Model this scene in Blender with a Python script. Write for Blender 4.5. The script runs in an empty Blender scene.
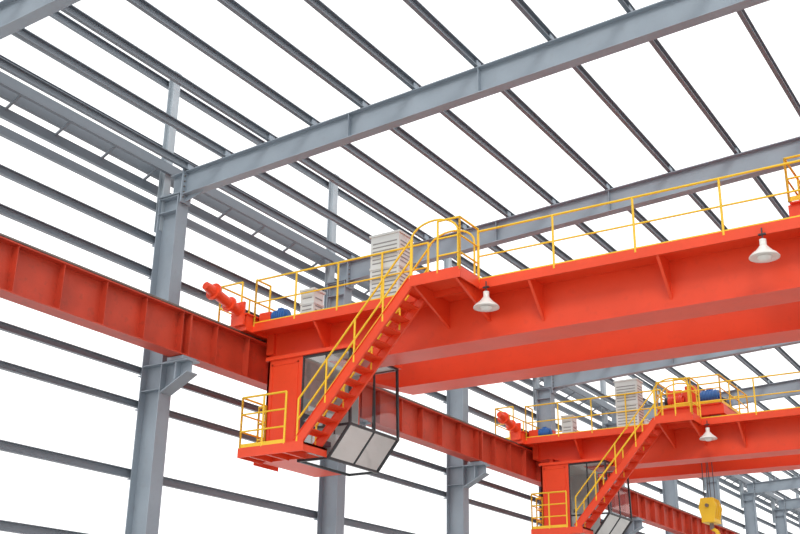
import bpy, bmesh, math
from mathutils import Vector, Matrix
scene=bpy.context.scene
V=Vector
# ------------------------------------------------------------ materials
def mat(name,col,rough=.45,metal=0.0,var=.12,scale=1.5,dirt=None,dirt_amt=0.0):
    m=bpy.data.materials.new(name);m.use_nodes=True
    nt=m.node_tree;b=nt.nodes['Principled BSDF']
    b.inputs['Roughness'].default_value=rough;b.inputs['Metallic'].default_value=metal
    tc=nt.nodes.new('ShaderNodeTexCoord')
    n=nt.nodes.new('ShaderNodeTexNoise');n.inputs['Scale'].default_value=scale;n.inputs['Detail'].default_value=6
    nt.links.new(tc.outputs['Object'],n.inputs['Vector'])
    r=nt.nodes.new('ShaderNodeValToRGB')
    c0=[c*(1-var) for c in col];c1=[min(1,c*(1+var)) for c in col]
    r.color_ramp.elements[0].color=(*c0,1);r.color_ramp.elements[0].position=.3
    r.color_ramp.elements[1].color=(*c1,1);r.color_ramp.elements[1].position=.7
    nt.links.new(n.outputs['Fac'],r.inputs['Fac'])
    out=r.outputs['Color']
    if dirt:
        n2=nt.nodes.new('ShaderNodeTexNoise');n2.inputs['Scale'].default_value=scale*4;n2.inputs['Detail'].default_value=8
        nt.links.new(tc.outputs['Object'],n2.inputs['Vector'])
        r2=nt.nodes.new('ShaderNodeValToRGB');r2.color_ramp.elements[0].position=.55;r2.color_ramp.elements[1].position=.75
        r2.color_ramp.elements[1].color=(dirt_amt,)*3+(1,)
        nt.links.new(n2.outputs['Fac'],r2.inputs['Fac'])
        mx=nt.nodes.new('ShaderNodeMix');mx.data_type='RGBA'
        nt.links.new(r2.outputs['Color'],mx.inputs[0]);nt.links.new(out,mx.inputs[6]);mx.inputs[7].default_value=(*dirt,1)
        out=mx.outputs[2]
    nt.links.new(out,b.inputs['Base Color'])
    return m
M={}
M['steel']=mat('grey_blue_steel_paint',(.265,.315,.365),.5,var=.07,dirt=(.22,.24,.26),dirt_amt=.35)
M['purlin']=mat('purlin_dark_steel_paint',(.16,.188,.22),.5,var=.06,scale=.6)
M['girt']=mat('girt_steel_paint',(.19,.22,.255),.5,var=.06,scale=.6)
M['post']=mat('light_grey_steel_paint',(.38,.43,.47),.5)
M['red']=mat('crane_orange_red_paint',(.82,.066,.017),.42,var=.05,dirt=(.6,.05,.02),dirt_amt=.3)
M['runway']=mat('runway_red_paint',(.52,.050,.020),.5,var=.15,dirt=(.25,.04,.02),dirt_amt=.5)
M['yellow']=mat('safety_yellow_paint',(.88,.56,.025),.45,var=.05)
M['blue']=mat('motor_blue_paint',(.03,.14,.42),.4)
M['cream']=mat('cabinet_light_grey_paint',(.64,.66,.65),.5,var=.04)
M['slot']=mat('cabinet_louver_dark',(.26,.26,.26),.6)
M['white']=mat('lamp_white_enamel',(.80,.80,.76),.35,var=.03)
M['black']=mat('black_rubber',(.02,.022,.025),.5)
M['frame']=mat('window_frame_black',(.035,.04,.045),.4)
M['rail']=mat('worn_rail_steel',(.22,.19,.17),.4,metal=.6)
M['rope']=mat('wire_rope_steel',(.12,.12,.12),.5,metal=.5)
M['seat']=mat('seat_dark_fabric',(.05,.05,.07),.8)
def glass():
    m=bpy.data.materials.new('cab_window_glass');m.use_nodes=True;nt=m.node_tree
    for n in list(nt.nodes):nt.nodes.remove(n)
    o=nt.nodes.new('ShaderNodeOutputMaterial');mx=nt.nodes.new('ShaderNodeMixShader')
    t=nt.nodes.new('ShaderNodeBsdfTransparent');t.inputs[0].default_value=(.90,.93,.94,1)
    g=nt.nodes.new('ShaderNodeBsdfGlossy');g.inputs['Roughness'].default_value=.03
    fr=nt.nodes.new('ShaderNodeFresnel');fr.inputs[0].default_value=1.5
    nt.links.new(fr.outputs[0],mx.inputs[0]);nt.links.new(t.outputs[0],mx.inputs[1]);nt.links.new(g.outputs[0],mx.inputs[2]);nt.links.new(mx.outputs[0],o.inputs[0])
    return m
M['glass']=glass()
M['concrete']=mat('concrete_floor_slab',(.50,.49,.47),.8,var=.1,scale=.4,dirt=(.3,.29,.27),dirt_amt=.5)

# ------------------------------------------------------------ mesh builder
class MB:
    def __init__(s):s.v=[];s.f=[];s.m=[];s.sm=[];s.mats=[]
    def mi(s,k):
        if k not in s.mats:s.mats.append(k)
        return s.mats.index(k)
    def add(s,vs,fs,k,smooth=False):
        o=len(s.v);s.v+=[V(p) for p in vs];i=s.mi(k)
        for f in fs:s.f.append([o+a for a in f]);s.m.append(i);s.sm.append(smooth)
    def box(s,a,b,k):
        x0,x1=sorted((a[0],b[0]));y0,y1=sorted((a[1],b[1]));z0,z1=sorted((a[2],b[2]))
        vs=[(x0,y0,z0),(x1,y0,z0),(x1,y1,z0),(x0,y1,z0),(x0,y0,z1),(x1,y0,z1),(x1,y1,z1),(x0,y1,z1)]
        s.add(vs,[(0,3,2,1),(4,5,6,7),(0,1,5,4),(1,2,6,5),(2,3,7,6),(3,0,4,7)],k)
    def bar(s,p0,p1,w,h,k,up=(0,0,1),ou=0,os=0):
        p0=V(p0);p1=V(p1);d=(p1-p0).normalized();up=V(up)
        sd=d.cross(up).normalized();u=sd.cross(d).normalized()
        vs=[]
        for p in (p0,p1):
            for a,b in((-1,-1),(1,-1),(1,1),(-1,1)):vs.append(p+sd*(a*w/2+os)+u*(b*h/2+ou))
        s.add(vs,[(0,1,2,3),(7,6,5,4),(0,4,5,1),(1,5,6,2),(2,6,7,3),(3,7,4,0)],k)
    def ibeam(s,p0,p1,h,b,tf,tw,k,up=(0,0,1)):
        s.bar(p0,p1,b,tf,k,up,ou=h/2-tf/2);s.bar(p0,p1,b,tf,k,up,ou=-h/2+tf/2);s.bar(p0,p1,tw,h-2*tf,k,up)
    def chan(s,p0,p1,h,b,t,k,up=(0,0,1),side=1):
        s.bar(p0,p1,t,h,k,up,os=-side*(b/2-t/2));s.bar(p0,p1,b-t,t,k,up,ou=h/2-t/2,os=side*t/2);s.bar(p0,p1,b-t,t,k,up,ou=-h/2+t/2,os=side*t/2)
    def longchan(s,x,z,h,b,t,k,side):
        # one rolled section per bay, butted at the frames
        yy=[YS]+ys[1:-1]+[YE]
        for a,c in zip(yy[:-1],yy[1:]):s.chan((x,a,z),(x,c,z),h,b,t,k,side=side)
    def cyl(s,p0,p1,r,k,n=10,r1=None,cap=True):
        p0=V(p0);p1=V(p1);r1=r if r1 is None else r1;d=(p1-p0).normalized()
        a=V((0,0,1)) if abs(d.z)<.9 else V((1,0,0));x=d.cross(a).normalized();y=d.cross(x)
        vs=[]
        for p,rr in((p0,r),(p1,r1)):
            for i in range(n):
                t=2*math.pi*i/n;vs.append(p+x*math.cos(t)*rr+y*math.sin(t)*rr)
        s.add(vs,[(i,(i+1)%n,n+(i+1)%n,n+i) for i in range(n)],k,True)
        if cap:s.add(vs,[tuple(range(n))[::-1],tuple(range(n,2*n))],k)
    def path(s,pts,r,k,n=8):
        for a,b in zip(pts[:-1],pts[1:]):s.cyl(a,b,r,k,n)
    def prism(s,poly,y0,y1,k):
        n=len(poly);vs=[(x,y0,z) for x,z in poly]+[(x,y1,z) for x,z in poly]
        s.add(vs,[tuple(range(n)),tuple(range(n,2*n))[::-1]]+[(i,n+i,n+(i+1)%n,(i+1)%n) for i in range(n)],k)
    def prismx(s,poly,x0,x1,k):
        n=len(poly);vs=[(x0,y,z) for y,z in poly]+[(x1,y,z) for y,z in poly]
        s.add(vs,[tuple(range(n)),tuple(range(n,2*n))[::-1]]+[(i,n+i,n+(i+1)%n,(i+1)%n) for i in range(n)],k)
    def lathe(s,prof,c,k,n=28):
        vs=[]
        for r,z in prof:
            for i in range(n):
                t=2*math.pi*i/n;vs.append((c[0]+r*math.cos(t),c[1]+r*math.sin(t),c[2]+z))
        fs=[]
        for j in range(len(prof)-1):
            for i in range(n):fs.append((j*n+i,j*n+(i+1)%n,(j+1)*n+(i+1)%n,(j+1)*n+i))
        s.add(vs,fs,k,True)
    def obj(s,name,parent=None,loc=None,recalc=True):
        me=bpy.data.meshes.new(name);me.from_pydata([tuple(p) for p in s.v],[],s.f)
        for k in s.mats:me.materials.append(M[k])
        for p,i,sm in zip(me.polygons,s.m,s.sm):p.material_index=i;p.use_smooth=sm
        if recalc:
            bm=bmesh.new();bm.from_mesh(me);bmesh.ops.recalc_face_normals(bm,faces=bm.faces);bm.to_mesh(me);bm.free()
        o=bpy.data.objects.new(name,me);scene.collection.objects.link(o)
        if loc:o.location=loc
        if parent:o.parent=parent
        return o
def inst(o,name,loc,parent=None):
    n=bpy.data.objects.new(name,o.data);scene.collection.objects.link(n);n.location=loc
    if parent:n.parent=parent
    return n

# ------------------------------------------------------------ building frame
BAY=7.07;Y1=17.85;SPAN=30.0;NB=range(-3,15)
ys=[Y1+BAY*i for i in NB]
YS,YE=ys[0]-.5,ys[-1]+.5
SL=.050
def rz(x):
    xx=x if x<=15 else 30-x
    return 13.40+SL*xx
b=MB();b.box((-8,YS-25,-.3),(SPAN+8,YE+8,0),'concrete');b.obj('floor')

def column_mesh(side):
    b=MB();s=side
    zt=13.12
    b.box((-.32,-.19,0),(-.295,.19,zt),'steel');b.box((.295,-.19,0),(.32,.19,zt),'steel');b.box((-.295,-.012,0),(.295,.012,zt),'steel')
    b.box((-.45,-.32,0),(.45,.32,.04),'steel')
    for x in(-.38,.38):
        for y in(-.25,.25):b.cyl((x,y,.04),(x,y,.14),.03,'rail',6)
    for z in(8.22,8.82,10.3,12.7,13.08):
        b.box((-.295,-.18,z),(.295,.18,z+.02),'steel')
    b.box((-.36,-.22,zt),(.36,.22,zt+.03),'steel')
    b.prism([(s*.32,8.80),(s*1.08,8.80),(s*1.08,8.55),(s*.32,8.15)],-.012,.012,'steel')
    b.box((s*.32,-.2,8.80),(s*1.12,.2,8.84),'steel')
    b.bar((s*.32,0,8.14),(s*1.1,0,8.54),.36,.025,'steel')
    b.box((s*.72,-.18,8.4),(s*.76,.18,8.8),'steel')
    b.box((s*.5,-.22,8.84),(s*1.0,.22,8.92),'steel')
    b.box((s*.3,-.1,9.78),(s*.55,.1,9.82),'steel')
    for z in(1.6,3.2,4.8,6.35,7.95,8.75,11.2,12.05):
        b.box((-s*.32,-.1,z-.12),(-s*.52,.1,z-.10),'steel')
    return b
cl=column_mesh(1);cr=column_mesh(-1);ol=orr=None
for y in ys:
    if ol is None:
        ol=cl.obj('steel_column',loc=(0,y,0));orr=cr.obj('steel_column',loc=(SPAN,y,0))
    else:
        inst(ol,'steel_column',(0,y,0));inst(orr,'steel_column',(SPAN,y,0))
pm=None
for y in ys:
    for x in(-.38,SPAN+.38):
        if pm is None:
            b=MB();b.box((-.10,-.11,12.3),(-.085,.11,16.75),'post');b.box((.085,-.11,12.3),(.10,.11,16.75),'post');b.box((-.085,-.008,12.3),(.085,.008,16.75),'post');b.box((-.11,-.12,16.75),(.11,.12,16.78),'post')
            pm=b.obj('parapet_post',loc=(x,y,0))
        else:inst(pm,'parapet_post',(x,y,0))
b=MB()
H=.62
for a,c in((V((-.05,0,rz(0))),V((15,0,rz(15)))),(V((15,0,rz(15))),V((30.05,0,rz(0))))):
    b.ibeam(a,c,H,.26,.022,.014,'steel')
for sx in(0,1):
    f=(lambda x:x) if sx==0 else (lambda x:30-x)
    b.prism([(f(.3),rz(0)-H/2),(f(1.0),rz(0)-H/2+.03),(f(.3),rz(0)-H/2-.18)],-.01,.01,'steel')
    b.box((f(.36),-.17,rz(0)-.5),(f(.40),.17,rz(0)+.42),'steel')
    for i in range(6):
        for yy in(-.11,.11):b.cyl((f(.40),yy,rz(0)-.36+i*.14),(f(.43),yy,rz(0)-.36+i*.14),.022,'rail',6)
    for x in(5.3,8.6):b.box((f(x)-.008,-.12,rz(x)-.30),(f(x)+.008,.12,rz(x)+.30),'steel')
b.box((14.98,-.16,rz(15)-.38),(15.02,.16,rz(15)+.38),'steel')
PX=[.45,1.65,3.0,4.25,5.65,7.0,8.55,10.25,11.95,13.75,14.9]
PXA=PX+[30-x for x in PX]
for x in PXA:
    z=rz(x)+H/2
    b.box((x-.02,-.1,z),(x+.02,.1,z+.20),'steel')
    b.box((x-.10,-.1,z),(x+.10,.1,z+.012),'steel')
rm=b.obj('roof_rafter',loc=(0,ys[0],0))
for y in ys[1:]:inst(rm,'roof_rafter',(0,y,0))
b=MB()
for x in PXA:
    z=rz(x)+H/2+.13
    b.longchan(x,z,.20,.09,.02,'purlin',1 if x<15 else -1)
b.obj('roof_purlins')
for side,sx in(('left',-1),('right',1)):
    X0=0 if sx<0 else SPAN
    b=MB()
    for z,h in((11.2,.2),(12.05,.2),(8.75,.16),(7.95,.16),(6.35,.2),(4.8,.2),(3.2,.2),(1.6,.2)):
        b.longchan(X0+sx*.42,z,h,.09,.016,'girt',-sx)
    b.obj('cladding_girts')
    b=MB()
    for z,h in((16.45,.2),(15.45,.2),(14.55,.26)):
        b.longchan(X0+sx*.535,z,h,.09,.016,'purlin',-sx)
    b.obj('parapet_girts')
    b=MB()
    for x in(.21,.64):b.longchan(X0+sx*x,13.95,.26,.1,.016,'purlin',sx)
    b.longchan(X0+sx*.76,13.55,.24,.1,.016,'purlin',sx)
    b.longchan(X0+sx*.56,13.0,.2,.1,.016,'purlin',sx)
    n=int((YE-YS)/1.4)
    for i in range(n):
        y=YS+.3+i*1.4
        b.bar((X0+sx*.26,y,13.85),(X0+sx*.78,y,13.6),.05,.05,'girt')
    b.obj('eave_gutter_frame')
for sx in(0,1):
    x=.75 if sx==0 else SPAN-.75
    b=MB()
    yy=[YS]+ys[1:-1]+[YE]
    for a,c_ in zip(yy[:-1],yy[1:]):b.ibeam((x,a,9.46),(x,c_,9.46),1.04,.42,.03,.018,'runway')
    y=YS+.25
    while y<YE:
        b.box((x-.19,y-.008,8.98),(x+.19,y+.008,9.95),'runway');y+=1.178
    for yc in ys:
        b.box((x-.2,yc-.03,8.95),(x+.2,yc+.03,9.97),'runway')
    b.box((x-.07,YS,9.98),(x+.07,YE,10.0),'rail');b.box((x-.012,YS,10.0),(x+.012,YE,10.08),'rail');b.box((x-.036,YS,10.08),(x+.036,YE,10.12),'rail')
    b.obj('crane_runway_beam')
# ------------------------------------------------------------ crane
def railing(b,pts,h=1.22,sp=1.8,mid=(.62,),r=.026,k='yellow',toe=True):
    up=V((0,0,1))
    for i,(a,c) in enumerate(zip(pts[:-1],pts[1:])):
        a=V(a);c=V(c);L=(c-a).length;n=max(1,round(L/sp))
        for j in range(n+1):
            p=a.lerp(c,j/n);b.cyl(p,p+up*h,r,k,8)
        b.cyl(a+up*h,c+up*h,r,k,8)
        for m in mid:b.cyl(a+up*m,c+up*m,r*.8,k,8)
        if toe:b.bar(a+up*.06,c+up*.06,.008,.1,k)
def motor(b,c,ax,L,r,k):
    c=V(c);ax=V(ax).normalized()
    b.cyl(c-ax*L/2,c+ax*L/2,r,k,16);b.cyl(c+ax*L/2,c+ax*(L/2+.05),r*.55,k,12)
    for i in range(5):
        p=c+ax*(-L*.35+i*L*.17);b.cyl(p-ax*.012,p+ax*.012,r*1.12,k,16)
    b.cyl(c-ax*(L/2+.12),c-ax*L/2,r*.9,'black',16)
    b.box((c.x-r*.4,c.y-r*.4,c.z+r*.8),(c.x+r*.4,c.y+r*.4,c.z+r*1.35),k)
def make_crane(Y,tx,hookdrop):
    E=bpy.data.objects.new('overhead_crane',None);scene.collection.objects.link(E);E.location=(0,Y,10.0)
    def fin(b,n):return b.obj(n,parent=E)
    G1=(.70,1.40);G2=(3.35,4.05);YW=4.9
    b=MB();ZT,ZB=.38,-.80
    for y0,y1 in(G1,G2):
        poly=[(1.05,ZT),(28.95,ZT),(28.95,-.35),(28.3,-.35),(26.9,ZB),(3.1,ZB),(1.7,-.35),(1.05,-.35)]
        b.prism(poly,y0,y1,'red')
        b.box((1.0,y0-.07,ZT),(29,y1+.07,ZT+.03),'red')
        b.box((3.1,y0-.07,ZB-.03),(26.9,y1+.07,ZB),'red')
        b.bar((1.7,(y0+y1)/2,-.36),(3.11,(y0+y1)/2,ZB-.012),.84,.03,'red');b.bar((28.3,(y0+y1)/2,-.36),(26.89,(y0+y1)/2,ZB-.012),.84,.03,'red')
        ym=(y0+y1)/2
        b.box((1.2,ym-.05,ZT+.03),(28.8,ym+.05,ZT+.05),'rail');b.box((1.2,ym-.025,ZT+.05),(28.8,ym+.025,ZT+.13),'rail')
        for x in(1.5,28.5):b.box((x-.12,ym-.12,ZT+.03),(x+.12,ym+.12,ZT+.35),'red')
    fin(b,'bridge_girders')
    b=MB()
    for x in(.75,29.25):
        b.box((x-.22,-.25,.10),(x+.22,5.0,.50),'red');b.box((x-.27,-.3,.50),(x+.27,5.05,.53),'red')
        s=1 if x<10 else -1
        b.box((x+s*.2,G1[0]-.1,-.33),(x+s*.42,G1[1]+.1,.5),'red');b.box((x+s*.2,G2[0]-.1,-.33),(x+s*.42,G2[1]+.1,.5),'red')
        for y in(.15,.8,3.95,4.6):
            b.cyl((x-.09,y,.32),(x+.09,y,.32),.2,'rail',20)
        for s2,ye in((-1,-.3),(1,5.05)):
            z=.60
            b.box((x-.2,ye,z-.38),(x+.2,ye+s2*.06,z+.22),'red')
            b.cyl((x,ye+s2*.06,z),(x,ye+s2*.95,z+.22),.13,'red',16)
            b.cyl((x,ye+s2*.35,z+.07),(x,ye+s2*.41,z+.085),.20,'red',16)
            b.cyl((x,ye+s2*.95,z+.22),(x,ye+s2*1.0,z+.23),.22,'red',18)
            b.cyl((x,ye+s2*1.0,z+.23),(x,ye+s2*1.28,z+.29),.14,'red',16,r1=.10)
    fin(b,'end_trucks')
    b=MB()
    for x,s in((1.25,1),(28.75,-1)):
        for y in(.3,4.4):
            b.box((x-.2,y-.18,.25),(x+.15,y+.18,.62),'red')
            motor(b,(x+s*.35,y,.5),(s,0,0),.42,.16,'blue')
    for x in(.75,29.25):
        for y in(1.8,2.6):motor(b,(x,y,.75),(0,1,0),.4,.15,'blue')
    fin(b,'travel_drives')
    b=MB()
    dz=.25
    for ye,yw,s in((0,G1[0],-1),(YW,G2[1],1)):
        y0,y1=min(ye,yw),max(ye,yw)
        b.box((.95,y0,dz-.04),(29.05,y1,dz),'red')
        b.box((.95,ye-.01,dz-.14),(29.05,ye+.01,dz+.08),'red')
        b.box((.95,ye-s*.07,dz-.14),(29.05,ye,dz-.125),'red')
        x=2.85
        while x<28:
            if not(s<0 and 5<x<7):
                b.prismx([(yw,dz-.04),(ye-s*.02,dz-.04),(ye-s*.02,dz-.14),(yw,-.62)],x-.008,x+.008,'red')
                b.bar((x,ye-s*.02,dz-.14),(x,yw,-.62),.06,.012,'red')
            x+=2.85
    for xa,xb in((-.30,.48),(29.52,30.30)):
        b.box((xa,.1,.30),(xb,4.7,.34),'red');xo=xa if xa<1 else xb-.02;b.box((xo,.1,.18),(xo+.02,4.7,.40),'red')
        for y in(.3,1.7,3.1,4.5):b.box((xa,y-.03,.18),(xb,y+.03,.30),'red')
    fin(b,'walkways')
    b=MB()
    LX0,LX1,LY0=6.1,7.35,-.85
    railing(b,[(LX1,0,dz),(29,0,dz)],sp=1.78)
    railing(b,[(1.0,0,dz),(LX0-.05,0,dz)],sp=1.25)
    railing(b,[(1.0,0,dz+.02),(1.0,.55,dz+.02)],sp=1.0)
    railing(b,[(1.0,YW,dz),(29,YW,dz)],sp=1.9)
    railing(b,[(1.0,4.1,dz+.02),(1.0,YW,dz+.02)],sp=1.0)
    railing(b,[(.45,.1,.34),(-.28,.1,.34),(-.28,4.7,.34),(.45,4.7,.34)],sp=1.2)
    railing(b,[(29.55,.1,.34),(30.28,.1,.34),(30.28,4.7,.34),(29.55,4.7,.34)],sp=1.2)
    fin(b,'safety_railings')
    b=MB()
    b.box((LX0,LY0,dz),(LX1,0,dz+.05),'red')
    b.box((LX0,LY0-.02,dz-.13),(LX1,LY0,dz+.12),'red');b.box((LX1,LY0-.02,dz-.13),(LX1+.02,0,dz+.12),'red')
    for x in(LX0+.1,LX1-.1):
        b.prismx([(0,dz),(LY0,dz),(LY0,dz-.12),(G1[0],-.42),(G1[0],dz)],x-.008,x+.008,'red')
        b.bar((x,LY0,dz-.12),(x,G1[0],-.42),.06,.012,'red')
    railing(b,[(LX1,-.02,dz+.05),(LX1,LY0,dz+.05),(LX0+.7,LY0,dz+.05)],sp=.65,mid=(.4,.8),toe=False)
    pts=[]
    for i in range(13):
        t=math.pi*i/12;pts.append((LX0+.6-.6*math.cos(t),LY0+.02,dz+.95+.38*math.sin(t)))
    b.path([(LX0,LY0+.02,dz)]+pts+[(LX0+1.2,LY0+.02,dz+.05)],.024,'yellow')
    pts=[(x,-.1,z) for x,y,z in pts]
    b.path([(LX0,-.1,dz)]+pts+[(LX0+1.2,-.1,dz+.05)],.024,'yellow')
    fin(b,'stair_landing')
    b=MB()
    A=V((3.16,-.47,-3.03));B=V((6.12,-.47,.27));w=.7
    for s in(-1,1):
        o=V((0,s*w/2,0));b.bar(A+o,B+o,.014,.22,'red');b.bar(A+o,B+o,.06,.012,'red',ou=.11);b.bar(A+o,B+o,.06,.012,'red',ou=-.11)
    n=12
    for i in range(1,n+1):
        p=A.lerp(B,i/(n+.6))
        b.box((p.x-.13,p.y-w/2,p.z+.02),(p.x+.13,p.y+w/2,p.z+.045),'red');b.box((p.x-.13,p.y-w/2,p.z-.03),(p.x-.115,p.y+w/2,p.z+.03),'red')
    for s in(-1,1):
        o=V((0,s*w/2,0))
        for hh in(1.0,.52):b.cyl(A+o+V((0,0,hh)),B+o+V((0,0,hh)),.024,'yellow',8)
        for i in range(5):
            p=A.lerp(B,i/4)+o;b.cyl(p,p+V((0,0,1.0)),.024,'yellow',8)
    fin(b,'access_stair')
    # balcony
    b=MB();fz=-3.03;bx=1.55
    b.box((bx,-.88,fz-.05),(3.4,.0,fz),'red');b.box((bx,-.90,fz-.2),(3.4,-.88,fz+.02),'red');b.box((bx-.02,-.90,fz-.2),(bx,.0,fz+.02),'red');b.box((bx-.25,0,fz-.05),(1.6,.9,fz),'red');b.box((3.38,-.88,fz-.2),(3.4,0,fz),'red')
    b.box((bx-.27,-.02,fz-.2),(bx-.25,.9,fz+.02),'red')
    for x in(1.8,2.3,2.8):b.box((x-.03,-.88,fz-.18),(x+.03,.0,fz-.05),'red')
    railing(b,[(2.85,-.88,fz),(bx+.02,-.88,fz),(bx-.0,-.0,fz),(bx-.23,.02,fz),(bx-.23,.75,fz)],sp=.68,mid=(.4,.8),h=1.2,toe=True)
    fin(b,'cab_balcony')
    # cab
    b=MB()
    x0,x1,y0,y1=1.52,3.92,.02,2.1
    zt,zb=-.72,-3.03
    xc,zc=3.98,-2.50;xl,zl=3.40,zb-.20
    xp=x0+1.05
    t=.06
    b.box((x0-.05,y0-.05,zt),(x1+.08,y1+.06,zt+.09),'red')
    b.box((x0-.02,y0-.03,zb-.16),(xp+.1,y1+.03,zb),'red')
    for y in(y0+.8,y1-.6):b.box((x0+.01,y-.07,zt+.09),(x0+.15,y+.07,-.35),'red')
    for y in(.8,1.3):b.box((x1-.3,y-.07,zt+.09),(x1-.16,y+.07,ZB+.1),'red')
    b.box((x0,y0,zb),(x0+t,y1,zt),'red')
    b.box((x0,y0,zb),(xp,y0+t,zt),'red');b.box((x0,y1-t,zb),(x0+1.3,y1,zt),'red')
    b.box((x0+t,y1-t-.02,zb),(x0+1.3,y1-t,zt),'cream')
    b.box((x0+.12,y0-.015,zb+.08),(x0+.16,y0,zt-.1),'red');b.box((xp-.16,y0-.015,zb+.08),(xp-.12,y0,zt-.1),'red');b.box((x0+.12,y0-.015,zt-.14),(xp-.12,y0,zt-.1),'red')
    b.box((x0+t,y0+t,zb+.02),(x0+t+.02,y1-t,zt-.02),'cream');b.box((x0+t,y0+t+.001,zb),(xp,y0+t+.02,zt-.02),'cream')
    b.box((x0+t,y0+t,zt-.03),(x1,y1-t,zt-.005),'white')
    b.box((x0+t,y0+t,zb),(xp+.1,y1-t,zb+.02),'cream')
    def fr(p,q,w=.055):b.bar(p,q,w,w,'frame',up=(0,1,0))
    for y in(y0+.03,y1-.03):
        P=[(xp,y,zt-.03),(x1,y,zt-.03),(xc,y,zc),(xl,y,zl),(xp,y,zl)]
        for a,c in zip(P,P[1:]+P[:1]):fr(a,c)
        fr((xp,y,zc),(xc,y,zc),.05)
        fr(((xp+x1)/2,y,zt),((xp+x1)/2,y,zc),.04)
    for x,z in((x1,zt-.03),(xc,zc),(xl,zl),(xp,zl)):b.bar((x,y0,z),(x,y1,z),.055,.055,'frame')
    ym=(y0+y1)/2
    fr((x1,ym,zt),(xc,ym,zc),.035);fr((xc,ym,zc),(xl,ym,zl),.035)
    def g4(p):b.add(p,[tuple(range(len(p)))],'glass')
    g4([(x1,y0+.03,zt),(x1,y1-.03,zt),(xc,y1-.03,zc),(xc,y0+.03,zc)])
    g4([(xc,y0+.03,zc),(xc,y1-.03,zc),(xl,y1-.03,zl),(xl,y0+.03,zl)])
    g4([(xl,y0+.03,zl),(xl,y1-.03,zl),(xp,y1-.03,zl),(xp,y0+.03,zl)])
    for y in(y0+.03,y1-.03):g4([(xp,y,zt),(x1,y,zt),(xc,y,zc),(xl,y,zl),(xp,y,zl)])
    b.box((2.2,.9,zb),(2.35,1.1,zb+.35),'frame');b.box((2.05,.75,zb+.35),(2.55,1.3,zb+.47),'seat');b.bar((2.08,1.02,zb+.45),(1.97,1.02,zb+1.15),.48,.1,'seat',up=(1,0,0))
    for y in(.55,1.5):
        b.box((2.3,y-.1,zb+.02),(2.62,y+.1,zb+.68),'cream');b.cyl((2.5,y,zb+.68),(2.5,y,zb+.82),.02,'black',8)
    fin(b,'operator_cab')
    b=MB()
    def cab(xa,xb,ya,yb,za,zb_):
        b.box((xa,ya,za),(xb,yb,zb_),'cream');b.box((xa-.03,ya-.03,zb_),(xb+.03,yb+.03,zb_+.05),'cream')
        zm=(za+zb_)/2;b.box((xa-.015,ya-.015,zm-.03),(xb+.015,yb+.015,zm+.03),'cream')
        n=int((zb_-za-.2)/.1)
        for i in range(n):
            z=za+.12+i*.1
            if abs(z-zm)<.08:continue
            b.box((xa+.06,ya-.006,z),(xb-.06,ya,z+.03),'slot');b.box((xb,ya+.06,z),(xb+.006,yb-.06,z+.03),'slot')
        for x in(xa+.06,xb-.06):b.box((x-.03,ya,za-.08),(x+.03,yb,za),'frame')
    cab(4.4,5.2,.08,.62,.33,1.95);cab(3.4,4.0,4.25,4.75,.33,1.5);cab(2.35,2.75,.1,.5,.33,.95)
    fin(b,'electrical_cabinets')
    # trolley
    b=MB();ct=.56;x=tx
    ga,gb=1.05,3.70
    for s in(-1,1):b.box((x+s*1.1,ga-.2,ct+.12),(x+s*.85,gb+.2,ct+.42),'red')
    for g in(ga,gb):b.box((x-1.15,g-.22,ct+.08),(x+1.15,g+.22,ct+.40),'red')
    b.box((x-1.1,ga-.3,ct+.40),(x+1.1,gb+.3,ct+.43),'red')
    for xx in(x-.8,x+.8):
        for yy in(ga,gb):b.cyl((xx,yy-.06,ct+.12),(xx,yy+.06,ct+.12),.17,'rail',18)
    b.cyl((x-.1,1.5,ct+.85),(x-.1,2.9,ct+.85),.30,'red',24);b.cyl((x-.1,1.45,ct+.85),(x-.1,1.5,ct+.85),.38,'red',24);b.cyl((x-.1,2.9,ct+.85),(x-.1,2.95,ct+.85),.38,'red',24)
    for i in range(13):b.cyl((x-.1,1.58+i*.1,ct+.85),(x-.1,1.63+i*.1,ct+.85),.32,'rope',20)
    b.box((x-.35,3.05,ct+.43),(x+.7,3.5,ct+1.15),'blue')
    motor(b,(x+.55,1.45,ct+.80),(1,0,0),.6,.24,'blue');motor(b,(x-.55,1.15,ct+.72),(1,0,0),.5,.2,'red')
    b.box((x-1.0,1.6,ct+.43),(x-.5,2.1,ct+1.25),'red');b.cyl((x+.75,1.9,ct+.7),(x+.75,2.6,ct+.7),.2,'black',16)
    b.box((x-.2,1.05,ct+.43),(x+.15,1.35,ct+1.2),'red')
    railing(b,[(x-1.1,ga-.3,ct+.43),(x+1.1,ga-.3,ct+.43),(x+1.1,gb+.3,ct+.43),(x-1.1,gb+.3,ct+.43),(x-1.1,ga-.3,ct+.43)],sp=1.1,h=.95,mid=(.5,))
    fin(b,'hoist_trolley')
    b=MB();hz=ct-hookdrop;yc=2.2
    for dx,dy in((-.12,-.22),(.12,-.22),(-.12,.22),(.12,.22)):b.cyl((x+dx,yc+dy,hz),(x+dx*.6,yc+dy*1.3,ct+.62),.014,'rope',6)
    for dy in(-.22,.22):b.cyl((x,yc+dy-.05,hz),(x,yc+dy+.05,hz),.27,'yellow',24)
    for dy in(-.32,-.12,.12,.32):
        b.prism([(x-.20,hz-.5),(x+.20,hz-.5),(x+.30,hz-.05),(x+.22,hz+.26),(x-.22,hz+.26),(x-.30,hz-.05)],yc+dy-.015,yc+dy+.015,'yellow')
    b.box((x-.22,yc-.36,hz-.55),(x+.22,yc+.36,hz-.42),'yellow');b.cyl((x,yc-.42,hz),(x,yc+.42,hz),.06,'rail',12)
    b.cyl((x,yc,hz-.75),(x,yc,hz-.5),.07,'rail',12)
    pts=[]
    for i in range(15):
        t=math.radians(90-i*19);pts.append((x+.19*math.cos(t),yc,hz-.94+.19*math.sin(t)))
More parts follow.
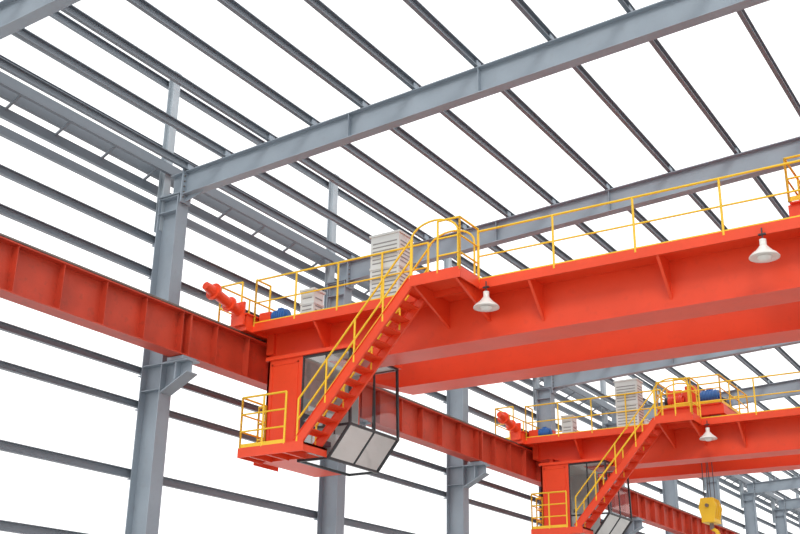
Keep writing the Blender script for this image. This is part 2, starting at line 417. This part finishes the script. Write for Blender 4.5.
    for i,(a,c) in enumerate(zip(pts[:-1],pts[1:])):
        r=.075*(1-abs(i-6)/14);b.cyl(a,c,r+.012,'yellow',10)
    fin(b,'hook_block')
    return E
CY1,CY2=20.0,35.2
make_crane(CY1,15.0,5.2)
make_crane(CY2,6.75,2.75)
lm=None
for cy in(CY1,CY2):
    for x in(7.56,13.5,19.2,24.9):
        if lm is None:
            b=MB()
            b.cyl((0,0,.12),(0,0,-.14),.014,'frame',8);b.box((-.07,-.03,-.03),(.07,.03,.0),'frame')
            b.cyl((0,0,-.12),(0,0,-.26),.065,'white',18)
            b.lathe([(.0,-.24),(.07,-.245),(.11,-.30),(.165,-.36),(.24,-.42),(.285,-.47),(.285,-.49),(.25,-.48),(.0,-.47)],(0,0,0),'white')
            b.lathe([(.0,-.56),(.08,-.55),(.12,-.53),(.14,-.48)],(0,0,0),'white')
            lm=b.obj('high_bay_lamp',loc=(x,cy-.06,10.11))
        else:inst(lm,'high_bay_lamp',(x,cy-.06,10.11))

# ------------------------------------------------------------ light, world, camera
w=bpy.data.worlds.new('overcast_sky');scene.world=w;w.use_nodes=True
bg=w.node_tree.nodes['Background'];bg.inputs[0].default_value=(1,1,1,1);bg.inputs[1].default_value=1.5
L=bpy.data.lights.new('sun','SUN');L.energy=1.1;L.angle=math.radians(15);L.color=(1,.97,.92)
lo=bpy.data.objects.new('sun',L);scene.collection.objects.link(lo)
lo.rotation_euler=V((-.45,.85,-.55)).to_track_quat('-Z','Y').to_euler()
lo.location=(25,-10,40)
c=bpy.data.cameras.new('camera');co=bpy.data.objects.new('camera',c);scene.collection.objects.link(co)
c.lens=49.5;c.sensor_width=36;c.clip_end=500
Yv=V((750,-433,-1100)).normalized()
s=.016;a=.9305;bb=(-Yv.y*a-Yv.x*s)/(-Yv.z)
Zv=V((s,a,-bb)).normalized();Xv=Yv.cross(Zv)
m=Matrix(((Xv.x,Xv.y,Xv.z,18.15),(Yv.x,Yv.y,Yv.z,0),(Zv.x,Zv.y,Zv.z,1.94),(0,0,0,1)))
co.matrix_world=m
scene.camera=co
scene.view_settings.view_transform='Standard';scene.view_settings.look='None'
